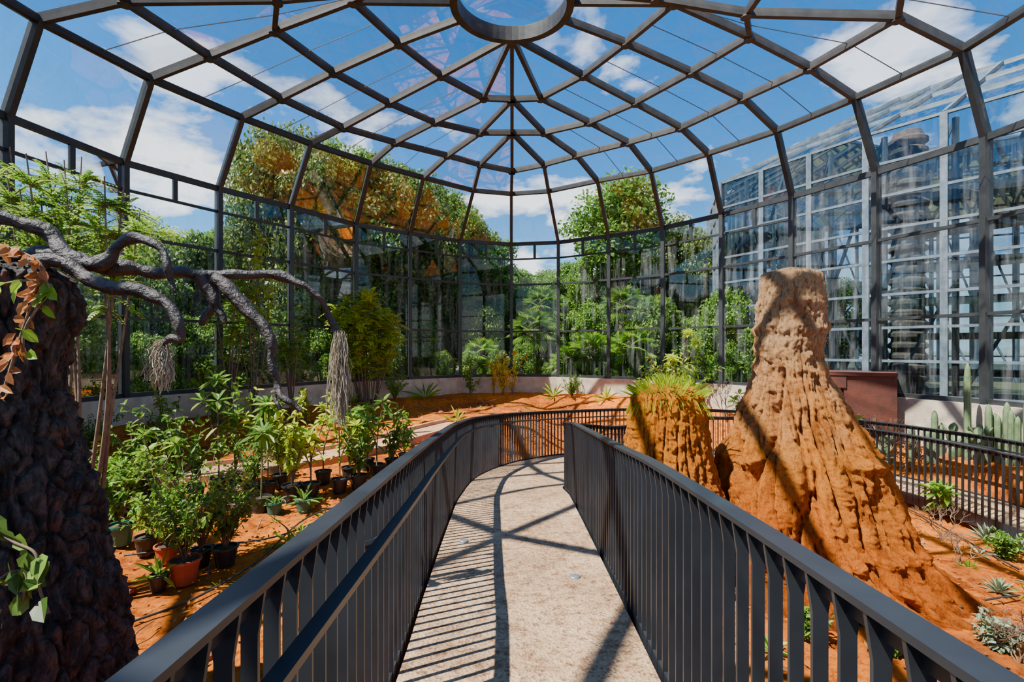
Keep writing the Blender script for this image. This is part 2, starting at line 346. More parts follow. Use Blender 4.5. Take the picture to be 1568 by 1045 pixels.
for s in (-1,1):
    On[s][6]=onode(s*math.radians(88)); On[s][7]=onode(s*math.radians(104))
    for i in range(8,16): On[s][i]=onode(s*math.radians(104+(i-7)*76/8))
    for i in range(7,16):
        u=Us[s][i];o=On[s][i]
        for dct,t,h in ((Cn,.27,hC),(Bn,.52,hB),(An,.76,hA)):
            if i in dct[s]: continue
            p=u*(1-t)+o*t; p=p.copy(); p[2]=E+h; dct[s][i]=p
mb=MB(); w_,d_=.11,.17
def rb(a,b): beam(mb,a,b,w_,d_,0,ext=.02)
def gl(*p): mb.add(p,[list(range(len(p)))],1)
for s in (-1,1):
    u=Us[s];u=list(u); u[0]=UL[0]; C,B,A,O=Cn[s],Bn[s],An[s],On[s]
    if s<0:
        rb(u[0],C[0]);rb(C[0],B[0]);rb(B[0],A[0]);rb(A[0],O[0])
    rb(u[1],C[1]);rb(C[1],B[0]);rb(u[2],C[2]);rb(C[2],B[2]);rb(B[2],A[0])
    rb(u[3],C[3]);rb(C[3],B[3]);rb(B[3],A[3]);rb(A[3],O[0])
    for i in range(4,16 if s<0 else 15):
        rb(u[i],C[i]);rb(C[i],B[i]);rb(B[i],A[i]);rb(A[i],O[i])
    for i in range(0,15): rb(C[i],C[i+1])
    rb(B[0],B[2]);rb(A[0],A[3])
    for i in range(2,15): rb(B[i],B[i+1])
    for i in range(3,15): rb(A[i],A[i+1])
    for i in range(15): gl(u[i],u[i+1],C[i+1],C[i])
    gl(C[0],C[1],B[0]);gl(C[1],C[2],B[2],B[0]);gl(B[0],B[2],A[0]);gl(B[2],B[3],A[3],A[0]);gl(A[0],A[3],O[0]);gl(A[3],A[4],O[0])
    for i in range(2,15): gl(C[i],C[i+1],B[i+1],B[i])
    for i in range(3,15): gl(B[i],B[i+1],A[i+1],A[i])
    for i in range(4,15): gl(A[i],A[i+1],O[i+1],O[i])
    for dct in (C,B,A):
        for p in dct.values(): lathe(mb,[(.001,-.11),(.12,-.11),(.12,-.085),(.001,-.085)],p,10,0,False)
    # slim glazing joints splitting each roof bay
    for i in range(2,15):
        for P1,P2,lo in ((u,C,2),(C,B,2),(B,A,3)):
            if i<lo: continue
            beam(mb,(P1[i]+P1[i+1])/2,(P2[i]+P2[i+1])/2,.012,.015)
lathe(mb,[(OR-.09,-.16),(OR+.09,-.16),(OR+.09,.2),(OR-.09,.2),(OR-.09,-.16)],[OC[0],OC[1],E+oh],48,0,False)
lathe(mb,[(OR,.15),(OR*.6,.32),(0.01,.38)],[OC[0],OC[1],E+oh],24,1,True)
mb.obj('ceiling',[M_roof,M_glassR])
# ------------------------------------------------------------------ walkway
mb=MB(); n=len(L3)
V=np.concatenate([L3,R3,L3-[0,0,.18],R3-[0,0,.18]]); i=np.arange(n-1)
mb.add(V,np.concatenate([np.stack([i,n+i,n+i+1,i+1],1),np.stack([2*n+i+1,3*n+i+1,3*n+i,2*n+i],1),np.stack([i+1,2*n+i+1,2*n+i,i],1),np.stack([n+i,3*n+i,3*n+i+1,n+i+1],1),[[0,2*n,3*n,n]],[[n-1,2*n-1,4*n-1,3*n-1]]]),0)
mb.obj('walkway',[M_deck])
def resample(P,step):
    d=np.concatenate([[0],np.cumsum(np.linalg.norm(np.diff(P,axis=0),axis=1))]); k=np.arange(0,d[-1],step)
    return np.stack([np.interp(k,d,P[:,j]) for j in range(3)],1)
def railing(name,P,outw,handrail):
    mb=MB(); T=nrm(np.gradient(P,axis=0)*[1,1,0]); S=nrm(np.cross(T,[0,0,1]))*outw
    Q=P+S*.045; top=Q+[0,0,1.1]
    sweep(mb,top,.08,.02); sweep(mb,Q+[0,0,-.08],.03,.2); sweep(mb,top-[0,0,.04],.012,.05)
    R=resample(Q,.115); T2=nrm(np.gradient(R,axis=0)*[1,1,0])
    for p,t in zip(R,T2):
        s=np.array([t[1],-t[0],0]); V=[]
        for z,w in ((-.12,.042),(.98,.042),(1.09,.075)):
            for a,b in ((-1,-1),(1,-1),(1,1),(-1,1)): V.append(p+s*a*w/2+t*b*.006+[0,0,z])
        Fa=[[i*4+k,i*4+(k+1)%4,i*4+4+(k+1)%4,i*4+4+k] for i in range(2) for k in range(4)]
        mb.add(V,Fa)
    if handrail:
        Hd=P-S*.06+[0,0,.92]; sweep(mb,Hd,.05,.025)
        Rr=resample(P,1.15)
        Tt=nrm(np.gradient(Rr,axis=0)*[1,1,0]); Ss=nrm(np.cross(Tt,[0,0,1]))*outw
        for p,s in zip(Rr,Ss): beam(mb,p-s*.06+[0,0,.9],p+s*.06+[0,0,.86],.02,.02)
    return mb.obj(name,[M_rail])
railing('walkway_railing',L3,-1,True); railing('walkway_railing',R3,1,False)
for (x,y) in ((710,830),(880,885)):
    Z=1160/((y-535)-74.5)
    for _ in range(4):
        k=np.argmin(abs(C3[:70,1]-Z)); Z=(E-C3[k,2])*F/(y-535)
    X=(x-784)/F*Z; z=C3[k,2]
    mb=MB(); lathe(mb,[(.001,.012),(.025,.012),(.035,.01),(.045,.006),(.045,-.01)],[X,Z,z+.008],24); mb.obj('floor_drain',[M_drain])
pp=[gpix(x,y)[:2] for x,y in ((130,760),(200,745),(330,728),(450,712),(560,690),(640,668),(700,652))]
pc=catm(np.array([[*p,0] for p in pp]),10)
T=nrm(np.gradient(pc,axis=0)); S=nrm(np.cross(T,[0,0,1]))
def drape(P,dz): P=P.copy(); P[:,2]=E-ground_h(P[:,0],P[:,1])+dz; return P
mb=MB(); A_=drape(pc-S*.4,.06);B_=drape(pc+S*.4,.06); n=len(A_); i=np.arange(n-1)
mb.add(np.concatenate([A_,B_]),np.stack([i,i+1,n+i+1,n+i],1)[:, ::-1]); sweep(mb,A_,.1,.16);sweep(mb,B_,.1,.16)
mb.obj('garden_path',[simple('path_screed',(.52,.29,.15),(.38,.18,.09),.9,0,3,.3,30)])
def hose(pts):
    P=catm(np.array([[*gpix(x,y)[:2],0] for x,y in pts]),8); P=drape(P,.06); mb=MB(); tube(mb,P,.012,6); mb.obj('irrigation_hose',[M_black])
hose([(200,965),(300,925),(390,870),(470,800),(560,770)]); hose([(190,860),(300,845),(420,830),(520,790)])
hose([(1330,760),(1400,790),(1470,830),(1560,880)]); hose([(1420,960),(1500,930),(1560,920)])
# ------------------------------------------------------------------ termite mounds
def mound(name,prof,Zc,mat,seed,flut,shrink=0,ledges=()):
    ys=np.array([p[0] for p in prof],float); l=np.array([p[1] for p in prof],float); r=np.array([p[2] for p in prof],float)
    zs_=E+(535-ys)/F*Zc; cx=((l+r)/2-784)/F*Zc; rad=(r-l)/2/F*Zc
    rad=rad*(1-shrink*sstep(.5,1.6,rad))
    n=320; seg=320; zi=np.linspace(0,1,n); zi=zi**.85
    zt=zs_[0]+(zs_[-1]-zs_[0])*zi
    cxi=np.interp(-zt,-zs_,cx); ri=np.interp(-zt,-zs_,rad); V=[]
    for _ in range(2): 
        ri[1:-1]=(ri[:-2]+ri[1:-1]*2+ri[2:])/4; cxi[1:-1]=(cxi[:-2]+cxi[1:-1]*2+cxi[2:])/4
    for k in range(n):
        low=min(1,max(0,(zs_[0]-zt[k]-flut[1])/1.0))
        for a in np.linspace(0,2*math.pi,seg,endpoint=False):
            c,s=math.cos(a),math.sin(a); q=Vector((c*1.3,s*1.3,zt[k]*.7+seed))
            R=ri[k]; nn=noise.fractal(q,1,2,5)
            wob=noise.noise(Vector((c*4,s*4,zt[k]*2.2)))*.25
            fl=noise.noise(Vector((c*3.2+wob,s*3.2,zt[k]*.45+seed*2))); gr=math.exp(-(fl/.06)**2)
            fl2=noise.noise(Vector((c*6.5+4,s*6.5+wob*2,zt[k]*.9+seed*3))); gr2=math.exp(-(fl2/.07)**2)
            lump=noise.noise(Vector((c*R*4,s*R*4,zt[k]*4+seed)))+.8*noise.noise(Vector((c*R*11,s*R*11,zt[k]*11+seed)))+.5*noise.noise(Vector((c*R*26,s*R*26,zt[k]*26+seed)))
            led=0
            for lz,ls_ in ledges:
                dz=zt[k]-lz-.09*noise.noise(Vector((c*2,s*2,lz*3)))
                if -.10<dz<.10: led+=ls_*(1-abs(dz)/.10)
            R2=R*(1+.09*nn)-(.15+.85*low)*flut[0]*(gr*.16+gr2*.08)*(R*.6+.25)+low*flut[0]*.27*abs(fl)*R+.036*lump*min(1,R*3)+led
            V.append([cxi[k]+R2*c,Zc+R2*s*.85,zt[k]+.03*noise.noise(q*3)])
    mb=MB(); i,k=np.meshgrid(np.arange(n-1),np.arange(seg),indexing='ij'); i=i.ravel();k=k.ravel();k2=(k+1)%seg
    mb.add(V,np.stack([i*seg+k,(i+1)*seg+k,(i+1)*seg+k2,i*seg+k2],1),0,True)
    return mb.obj(name,[mat])
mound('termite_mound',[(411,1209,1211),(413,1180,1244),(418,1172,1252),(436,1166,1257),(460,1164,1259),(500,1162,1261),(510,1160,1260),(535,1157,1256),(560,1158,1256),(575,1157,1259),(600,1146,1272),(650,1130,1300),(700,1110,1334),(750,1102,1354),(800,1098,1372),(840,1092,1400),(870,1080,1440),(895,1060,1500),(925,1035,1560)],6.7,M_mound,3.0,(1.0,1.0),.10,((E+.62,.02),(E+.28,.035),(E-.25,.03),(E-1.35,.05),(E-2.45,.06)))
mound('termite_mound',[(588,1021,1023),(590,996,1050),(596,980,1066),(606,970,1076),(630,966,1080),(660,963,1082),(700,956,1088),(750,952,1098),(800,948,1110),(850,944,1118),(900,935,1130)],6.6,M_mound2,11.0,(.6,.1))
print('B',time.time()-T0)
# ------------------------------------------------------------------ foreground tree
def barkdisp(V,P):
    W=V.copy()
    for i in range(V.shape[0]):
        for k in range(V.shape[1]):
            p=V[i,k]; d=nrm(p-P[i]); w=noise.noise(Vector(p*4))*.12
            v1=noise.voronoi(Vector((p[0]*11+w*8,p[1]*11+w*5,p[2]*2.6+w*8)))[0]
            q=Vector((p[0]*5,p[1]*5,p[2]*2.0))
            nn=noise.noise(q)*.05+min(.22,v1[1]-v1[0])*.22+noise.noise(q*5)*.03+noise.noise(q*13)*.018-.03
            W[i,k]=p+d*nn
    return W
mb=MB()
tp=[np.array([-3.05,3.3,gz(-3.05,3.3)-.2]),IZ(10,950,3.2),IZ(-8,800,3.2),IZ(-30,650,3.2),IZ(-24,540,3.2),IZ(0,450,3.2),IZ(15,385,3.2)]
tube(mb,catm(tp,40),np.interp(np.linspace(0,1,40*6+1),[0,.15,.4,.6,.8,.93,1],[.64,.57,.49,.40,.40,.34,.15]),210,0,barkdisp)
def br(pts,r0,r1,seg=12,m=1):
    P=catm(np.array([IZ(*p) for p in pts]),10); n=len(P)
    P=P+np.array([[noise.noise(Vector((p[0]*6,p[2]*6,k)))*.03 for k in (1,5,9)] for p in P])
    R=np.linspace(r0,r1,n)*np.array([1+.5*noise.noise(Vector((p[0]*9,p[1]*9,p[2]*9))) for p in P]); tube(mb,P,R,seg,m)
br([(20,400,3.2),(70,388,3.2),(110,398,3.2),(180,410,3.3),(240,417,3.4),(300,418,3.5),(380,420,3.6),(440,428,3.7),(470,440,3.7),(492,465,3.75),(512,500,3.8),(524,530,3.8)],.055,.018)
br([(-60,325,3.1),(0,335,3.1),(40,346,3.15),(75,360,3.2),(95,385,3.2),(110,400,3.2)],.042,.048)
br([(20,440,3.1),(70,400,3.15),(120,405,3.2),(160,398,3.2),(180,378,3.2),(205,366,3.2),(240,376,3.2),(258,400,3.2),(261,440,3.2)],.055,.018)
br([(100,405,3.1),(150,430,3.1),(210,448,3.1),(250,462,3.1),(270,495,3.1),(278,518,3.1),(258,516,3.1),(243,530,3.1)],.05,.016)
br([(310,418,3.5),(322,440,3.5),(328,465,3.5),(318,480,3.5),(308,500,3.5)],.05,.018)
br([(322,455,3.5),(332,475,3.5),(345,495,3.5)],.035,.015)
br([(330,425,3.5),(360,455,3.5),(395,490,3.5),(413,520,3.5),(416,555,3.5),(425,585,3.5),(440,610,3.5),(457,632,3.5)],.045,.016)
br([(425,588,3.5),(424,605,3.5),(430,628,3.5)],.022,.012)
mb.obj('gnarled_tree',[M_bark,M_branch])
def moss(x,y,Z,ln,wd):
    mb=MB()
    for _ in range(300):
        p=IZ(x,y,Z)+np.array([random.gauss(0,wd*.35),random.gauss(0,wd*.35),random.uniform(-.05,.03)]); l=ln*random.uniform(.3,1); pts=[p]
        for k in range(7):
            p=p+np.array([random.gauss(0,.011),random.gauss(0,.011),-l/7]); pts.append(p)
        tube(mb,pts,.0026,3,0)
    mb.obj('hanging_moss',[M_moss])
moss(521,512,3.8,.68,.045); moss(246,528,3.1,.26,.05)
def vine(pts,mat,nl,L,W):
    mb=MB(); P=catm(np.array([IZ(*p) for p in pts]),10); tube(mb,P,.006,5,0)
    id=rng.integers(0,len(P),nl); D=nrm(rdir(nl)+[.2,-.5,-.6]); N=nrm(rdir(nl)*.5+[0,-1,.3])
    leafs(mb,P[id]+rdir(nl)*.02,D,N,L*rng.uniform(.7,1.2,nl),W*rng.uniform(.8,1.1,nl),1,.2); mb.obj('climbing_vine',[M_stem,mat])
vine([(-20,370,2.45),(30,385,2.4),(65,410,2.4),(50,460,2.4),(30,520,2.4),(5,600,2.4)],LF['dry'],60,.065,.04)
vine([(-20,440,2.45),(40,430,2.4),(75,440,2.4),(40,500,2.4),(35,540,2.4)],LF['fresh'],14,.07,.05)
vine([(-30,800,2.1),(20,830,2.1),(55,850,2.1),(60,900,2.1),(75,940,2.1)],LF['dark'],15,.10,.07)
vine([(-30,920,2.1),(10,880,2.1),(40,880,2.1),(35,920,2.1)],LF['dark'],9,.10,.07)
# ------------------------------------------------------------------ outside trees
def make_tree(name,leaf,nb,seed,crown=(.38,.98),spread=.30,ls=.034,nl=620,Rr=(.08,.135)):
    r=np.random.default_rng(seed); mb=MB()
    tube(mb,catm([[0,0,-.02],[.01,.0,.25],[.02,.01,.5],[0,.02,.8]],5),np.linspace(.022,.006,16),7,0)
    for b in range(nb):
        t=(b+.5)/nb; z=crown[0]+(crown[1]-crown[0])*t-.06; sp=spread*math.sin(math.pi*min(1,max(.15,(1-t)*.85+.12)))
        a=b*2.4+r.uniform(-.4,.4); c=np.array([math.cos(a)*sp*r.uniform(.4,1),math.sin(a)*sp*r.uniform(.4,1),z])
        tube(mb,catm([[0,0,max(.2,z-.25)],c*[.5,.5,1]-[0,0,.12],c],4),np.linspace(.009,.003,9),5,0)
        R=r.uniform(*Rr); d=nrm(r.normal(size=(nl,3))); rr=R*r.uniform(.35,1.2,nl)[:,None]
        P=c+d*rr*[1.1,1.1,.8]; N=nrm(d+r.normal(size=(nl,3))*.5+[0,0,.3]); Dd=nrm(r.normal(size=(nl,3)))
        quads(mb,P,Dd,N,ls*r.uniform(.6,1.3,nl),ls*.55*r.uniform(.7,1.2,nl),1)
    o=mb.obj(name,[M_trunk,leaf]); return o
protos={}
for k,(lf,nb,cr,sp) in {'a':('dark',32,(.22,.97),.30),'b':('olive',30,(.22,.97),.28),'c':('mid',30,(.30,.97),.28),'d':('yellow',24,(.3,.97),.26),'e':('mid',14,(.62,.99),.17),'s':('dark',26,(.08,.95),.36),'t':('mid',24,(.08,.95),.36)}.items():
    nm='outdoor_shrub' if k in 'st' else 'outdoor_tree'
    protos[k]=make_tree(nm,LF[lf],nb,ord(k),cr,sp,.021 if k not in 'st' else .038,1050 if k not in 'st' else 800,(.06,.11) if k not in 'st' else (.1,.16))
usedp=set()
def put(k,X,Y,base,h,ws=1):
    o=protos[k]
    if k in usedp: o=bpy.data.objects.new(o.name.split('.')[0],o.data); bpy.context.scene.collection.objects.link(o)
    usedp.add(k); o.location=(X,Y,base); o.scale=(h*ws,h*ws,h); o.rotation_euler=(0,0,random.uniform(0,6.28)); return o
gb=E-1.85
for x,Z,yt,k,ws in ((-40,14,320,'c',.9),(40,16,365,'d',.8),(100,17,375,'c',.9),(165,18,355,'d',.9),(225,19,325,'d',.9),(285,20,350,'d',1),(335,21,335,'c',.9),
    (398,20,195,'b',.5),(440,20,178,'b',.62),(485,22,195,'b',.75),(525,23,205,'c',.8),(565,24,220,'b',.8),(605,25,235,'a',.8),(648,26,255,'a',.8),(684,27,285,'c',.8),(718,28,318,'a',.8),(750,30,350,'c',.9),
    (790,34,405,'c',1.2),(835,36,408,'a',1.2),(880,33,395,'c',1),(908,30,375,'c',.8),(952,27,268,'e',1.2),(1000,31,345,'a',.9),(1045,30,328,'b',.9),(1085,33,350,'c',1),
    (1150,46,400,'a',1.3),(1210,46,420,'c',1.3),(1290,46,420,'a',1.3),(860,48,410,'a',1.6),(940,46,410,'b',1.6),(740,48,400,'a',1.5),(690,40,390,'a',1.5),(645,36,370,'c',1.4),
    (250,25,350,'a',1),(120,24,380,'a',1),(0,22,370,'a',1),(530,28,260,'a',.9),(450,26,270,'a',.9),(610,30,290,'a',1)):
    X=(x-784)/F*Z; put(k,X,Z,gb,E+(535-yt)/F*Z-gb,ws)
k=0
for i in list(range(0,12))+list(range(NR-5,NR)):
    a=ring[i];b=ring[(i+1)%NR]
    for t,off,h in ((.25,2.3,3.0),(.75,2.6,3.6),(.5,4.6,5.2),(.1,7.5,4.4),(.6,8.5,4.4)):
        p=a*(1-t)+b*t; q=p+nrm(p-cc)*(off+random.uniform(-.3,.5)); hs=h*random.uniform(.8,1.2)
        if q[0]>9 and q[1]<25: continue
        if i<2 or i>=NR-5: hs*=.55 if off<4 else .72
        put('s' if (k%2==0) else 't',q[0],q[1],gb,hs,.75); k+=1
def frondfan(mb,base,d,L,fr,mat):
    tipb=base+d*L*.55+np.array([0,0,-.05*L]); tube(mb,catm([base,base+d*L*.3+[0,0,.04*L],tipb],3),.018,4,0)
    n=22; s=nrm(np.cross(d,[0,0,1])); u=np.cross(s,d); a=np.linspace(-1.9,1.9,n)
    D=np.cos(a)[:,None]*d+np.sin(a)[:,None]*s; leafs(mb,np.repeat(tipb[None],n,0),D,np.repeat(u[None],n,0),fr*(.6+.4*np.cos(a/2)),fr*.07,mat,.35,.1)
def palm(X,Y,zb,ht,fr,n=24):
    mb=MB(); tube(mb,catm([[X,Y,zb-.1],[X+.05,Y,zb+ht*.5],[X,Y,zb+ht]],6),np.linspace(.16,.12,13),9,0)
    for i in range(n):
        a=i*2.4; el=math.radians(80-120*i/n); d=np.array([math.cos(a)*math.cos(el),math.sin(a)*math.cos(el),math.sin(el)])
        frondfan(mb,np.array([X,Y,zb+ht]),d,1.4*fr,.75*fr,1)
    mb.obj('fan_palm',[M_trunk,LF['fresh'] if fr<.9 else LF['mid']],loc=(X,Y,zb))
for x,y,Z,s in ((905,540,22.6,.85),(968,532,22.2,.85),(955,470,25,.95),(1005,480,25,.85),(815,505,25,.95),(870,555,22.8,.7),(830,470,28,1.0),(735,545,24,.8)):
    p=IZ(x,y,Z); palm(p[0],p[1],gb,max(.3,p[2]-gb),s)
# ------------------------------------------------------------------ feathery plants
def frond(mb,base,d,L,npair,ll,lw,mat,droop=.5,stem=0):
    t=np.linspace(0,1,npair+1); P=base+d*(t[:,None]*L)+np.array([0,0,-1.])*(droop*L*t[:,None]**2)
    Q=P[::3]; tube(mb,Q,np.linspace(.005,.002,len(Q)),3,stem)
    T=nrm(np.gradient(P,axis=0)); S=nrm(np.cross(T,[0,0,1])); Pp=P[1:];Tt=T[1:];Ss=S[1:]
    for sg in (-1,1): leafs(mb,Pp,nrm(Ss*sg+Tt*.6+[0,0,-.1]),np.cross(Ss,Tt),ll*(1-.5*t[1:]),lw,mat,.15,.05)
def feather_tree(name,stems,spread,nfr,L,leaf,ll=.10,lw=.035,seed=1,loc=None):
    mb=MB(); r=random.Random(seed)
    for (b,tpt) in stems:
        b=np.array(b);tpt=np.array(tpt); mid=(b+tpt)/2+np.array([r.uniform(-.15,.15),r.uniform(-.1,.1),0])
        P=catm([b,mid,tpt],8); tube(mb,P,np.linspace(.026,.006,len(P)),6,0)
        for k in range(nfr):
            t=1-r.random()**1.3*spread; p=P[int(t*(len(P)-1))]; a=r.uniform(0,6.28); el=r.uniform(-.1,1.1)
            d=np.array([math.cos(a)*math.cos(el),math.sin(a)*math.cos(el),math.sin(el)])
            frond(mb,p,d,L*r.uniform(.6,1.1),9,ll,lw,1,r.uniform(.2,.6))
    return mb.obj(name,[M_stem,leaf],loc=loc)
b=np.array([-4.6,5.4,gz(-4.6,5.4)-.05]); st=[]
for x,y in ((15,225),(40,235),(70,232),(98,245),(125,240),(160,270),(190,280),(110,300),(30,290),(-20,240),(60,270),(150,310),(85,265),(10,260),(215,320)):
    st.append((b+np.array([random.uniform(-.1,.1),random.uniform(-.1,.1),0]),IZ(x,y,random.uniform(4.7,5.6))))
feather_tree('delicate_acacia_tree',st,.22,44,.36,LF['fresh'],.055,.02,3,b)
g=gpix(563,618); st=[]
for k in range(18):
    a=k*2.4; st.append((g+np.array([math.cos(a)*.25,math.sin(a)*.25,-.05]),g+np.array([math.cos(a)*.25+math.cos(a)*1.0*((k%5)/5+.1),math.sin(a)*.9*((k%4)/4+.1),random.uniform(2.7,4.1)*(1-.25*((k%5)/5))])))
feather_tree('feathery_shrub',st,.6,46,.6,LF['yellow'],.16,.045,5,g)
for x,yb,yt in ((265,630,340),(345,625,440),(215,640,380)):
    g=gpix(x,yb,1.0); hgt=(yb-yt)/F*g[1]; st=[(g,g+np.array([random.uniform(-.6,.6),random.uniform(-.4,.4),hgt*random.uniform(.6,1)])) for _ in range(6)]
    feather_tree('slender_acacia_tree',st,.45,26,.5,LF['yellow'] if x==265 else LF['fresh'],.10,.035,int(x),g)
# ------------------------------------------------------------------ potted plants
def pot(mb,p,r,h):
    lathe(mb,[(.001,0),(r*.72,0),(r*.97,h*.9),(r*1.08,h*.9),(r*1.08,h),(r*.95,h),(r*.93,h*.86)],p,18,0,False)
    lathe(mb,[(r*.94,h*.88),(.001,h*.9)],p,18,1)
def whorl(mb,p,n,L,W,mat,el0=.1,el1=1.0):
    a=np.arange(n)*2.4+random.random()*6; el=np.linspace(el0,el1,n)+rng.normal(size=n)*.15; D=np.stack([np.cos(a)*np.cos(el),np.sin(a)*np.cos(el),np.sin(el)],1)
    N=np.stack([-np.cos(a)*np.sin(el),-np.sin(a)*np.sin(el),np.cos(el)],1)
    leafs(mb,np.repeat(p[None],n,0)+D*.02,D,N,L*rng.uniform(.7,1.2,n),W*rng.uniform(.8,1.2,n),mat,.28,.12)
def plant(name,p,kind,h,leaf,potr=0,potmat=None,dens=1.0):
    mb=MB(); b=np.array(p,float)
    if potr: pot(mb,p,potr,potr*1.7); b=b+[0,0,potr*1.5]
    h=max(.12,h)
    if kind=='fran':
        ns=random.choice((1,2,3,4)); sz=random.uniform(.8,1.35)
        for s in range(ns):
            a=s*6.28/ns+random.random(); sp=h*.28
            top=b+np.array([math.cos(a)*sp*random.uniform(.3,1),math.sin(a)*sp*random.uniform(.3,1),h*random.uniform(.5,.98)])
            P=catm([b,b+(top-b)*.35*np.array([.3,.3,1.3]),top],5); tube(mb,P,np.linspace(.014,.008,len(P)),6,2)
            whorl(mb,top,int(random.choice((8,11,14))*dens),.2*sz,.075*sz,3,-.5,1.1)
            for t in (5,7,8): whorl(mb,P[t],random.choice((1,2,4)),.18*sz,.07*sz,3,-.2,.5)
    elif kind=='bushy':
        for s in range(random.choice((5,7,9))):
            a=random.uniform(0,6.28); sp=h*.45*random.random()
            top=b+np.array([math.cos(a)*sp,math.sin(a)*sp,h*random.uniform(.5,1)])
            P=catm([b,b+(top-b)*[.3,.3,.55],top],6); tube(mb,P,np.linspace(.011,.004,len(P)),5,2)
            n=int(20*dens); id=rng.integers(3,len(P),n); D=nrm(rdir(n)+[0,0,.15]); leafs(mb,P[id],D,nrm(rdir(n)*.4+[0,0,1]),.15*rng.uniform(.6,1.25,n),.065*rng.uniform(.7,1.2,n),3,.35,.15)
    elif kind=='droop':
        P=catm([b,b+[.01,0,h*.5],b+[0,.02,h]],5); tube(mb,P,.012,6,2); whorl(mb,P[-1],26,.32,.085,3,-1.0,1.1)
    elif kind=='shrub':
        for s in range(22):
            a=random.uniform(0,6.28); sp=h*.6*random.random()**.6; top=b+np.array([math.cos(a)*sp,math.sin(a)*sp,h*random.uniform(.45,1)])
            P=catm([b,b+(top-b)*[.35,.35,.55],top],5); tube(mb,P,np.linspace(.009,.003,len(P)),4,2)
            n=int(26*dens); id=rng.integers(3,len(P),n); D=nrm(rdir(n)+[0,0,.3]); leafs(mb,P[id]+rdir(n)*.04,D,nrm(rdir(n)*.5+[0,0,1]),.08*rng.uniform(.7,1.2,n),.036,3,.2)
    elif kind=='small':
        whorl(mb,b,14,h,.05,3,.1,1.3)
    ob=mb.obj(name,[potmat or M_black,M_soil,M_stem if kind!='droop' else M_stemg,leaf],loc=p); return ob
KN={'fran':'potted_frangipani','shrub':'potted_shrub','bushy':'potted_broadleaf_plant','droop':'potted_dracaena','small':'potted_seedling'}
pots=[(283,893,.16,160,'shrub','mid',M_terra),(243,905,.10,45,'small','fresh',M_black),(345,868,.14,120,'shrub','mid',M_black),(308,868,.12,150,'shrub','fresh',M_black),(255,862,.13,120,'shrub','fresh',M_terra),(225,850,.14,90,'bushy','fresh',M_black),
(400,786,.15,100,'droop','mid',M_black),(420,790,.12,20,'small','mid',M_green_pl),(364,788,.11,35,'small','fresh',M_white),(447,768,.16,160,'bushy','yellow',M_black),(476,764,.15,120,'fran','yellow',M_black),
(520,755,.14,130,'fran','yellow',M_black),(549,750,.15,100,'bushy','mid',M_black),(577,732,.15,110,'fran','mid',M_black),(601,722,.14,85,'bushy','mid',M_black),(385,765,.14,90,'shrub','mid',M_black),
(240,800,.16,160,'fran','fresh',M_black),(270,772,.15,160,'bushy','mid',M_black),(222,778,.14,60,'shrub','mid',M_black),(300,765,.14,100,'bushy','mid',M_black),(335,752,.14,160,'fran','mid',M_black),(185,835,.16,110,'bushy','mid',M_green_pl),
(410,760,.14,120,'droop','mid',M_black),(430,748,.14,140,'bushy','yellow',M_black),(495,742,.14,110,'fran','yellow',M_black),(535,735,.14,110,'bushy','fresh',M_black),(360,745,.14,150,'bushy','fresh',M_black),(562,722,.14,95,'bushy','yellow',M_black),(190,790,.15,80,'shrub','fresh',M_black),(465,785,.12,30,'small','mid',M_green_pl),
(205,765,.15,120,'bushy','mid',M_black),(165,800,.15,110,'bushy','fresh',M_black),(620,712,.13,70,'bushy','fresh',M_black)]
for x,y,r,hp,kd,lf,pm in pots:
    p=gpix(x,y); plant(KN[kd],p,kd,hp/F*p[1],LF[lf],r,pm,dens=1.1)
beds=[(160,640,90,'fran','fresh'),(150,730,90,'bushy','gold'),(140,700,70,'shrub','mid'),(235,690,60,'shrub','mid'),(385,665,60,'bushy','yellow'),(470,650,60,'bushy','yellow'),(500,660,60,'fran','yellow'),(600,610,40,'shrub','fresh'),(330,655,90,'bushy','fresh'),(290,640,75,'bushy','mid'),(420,650,60,'bushy','yellow'),(450,690,55,'bushy','yellow'),(250,660,90,'bushy','fresh'),
(718,600,65,'bushy','fresh'),(755,598,70,'bushy','gold'),(785,602,70,'bushy','gold'),(770,600,65,'bushy','gold'),(700,645,30,'small','yellow'),(880,600,35,'shrub','mid'),(935,605,30,'small','yellow'),(850,600,30,'small','fresh'),
(1068,615,105,'bushy','yellow'),(1045,620,100,'bushy','fresh'),(1125,610,100,'bushy','fresh'),(1100,620,120,'fran','yellow'),(1160,640,60,'fran','mid'),(995,615,70,'bushy','fresh'),
(445,835,35,'small','fresh'),(500,800,25,'small','fresh'),(1310,700,80,'fran','fresh'),(1345,760,60,'bushy','fresh'),(1440,800,60,'fran','fresh'),(1540,860,40,'shrub','mid'),(1370,1000,30,'shrub','mid'),(1530,1000,50,'shrub','grey'),(1240,980,40,'shrub','mid'),(1180,1000,40,'small','fresh'),(1330,950,30,'small','yellow'),(530,615,30,'small','fresh'),(640,602,40,'small','fresh')]
for x,y,hp,kd,lf in beds:
    p=gpix(x,y,.9 if kd in('bushy','fran') else .7); plant({'fran':'frangipani_plant','shrub':'leafy_shrub','bushy':'broadleaf_plant','small':'grass_tuft'}[kd],p,kd,hp/F*p[1],LF[lf],dens=1.5 if y<625 else 1)
mb=MB(); n=460; c=IZ(1022,594,6.6); a=rng.uniform(0,6.28,n); rr=rng.uniform(0,.38,n); P=np.stack([c[0]+rr*np.cos(a),c[1]+rr*np.sin(a),c[2]-.03-rr**2*.9],1)
D=nrm(np.stack([np.cos(a)*rr*2.0,np.sin(a)*rr*2.0,np.full(n,.9)],1)+rdir(n)*.3); leafs(mb,P,D,rdir(n),rng.uniform(.12,.38,n),.009,0,.3,.1)
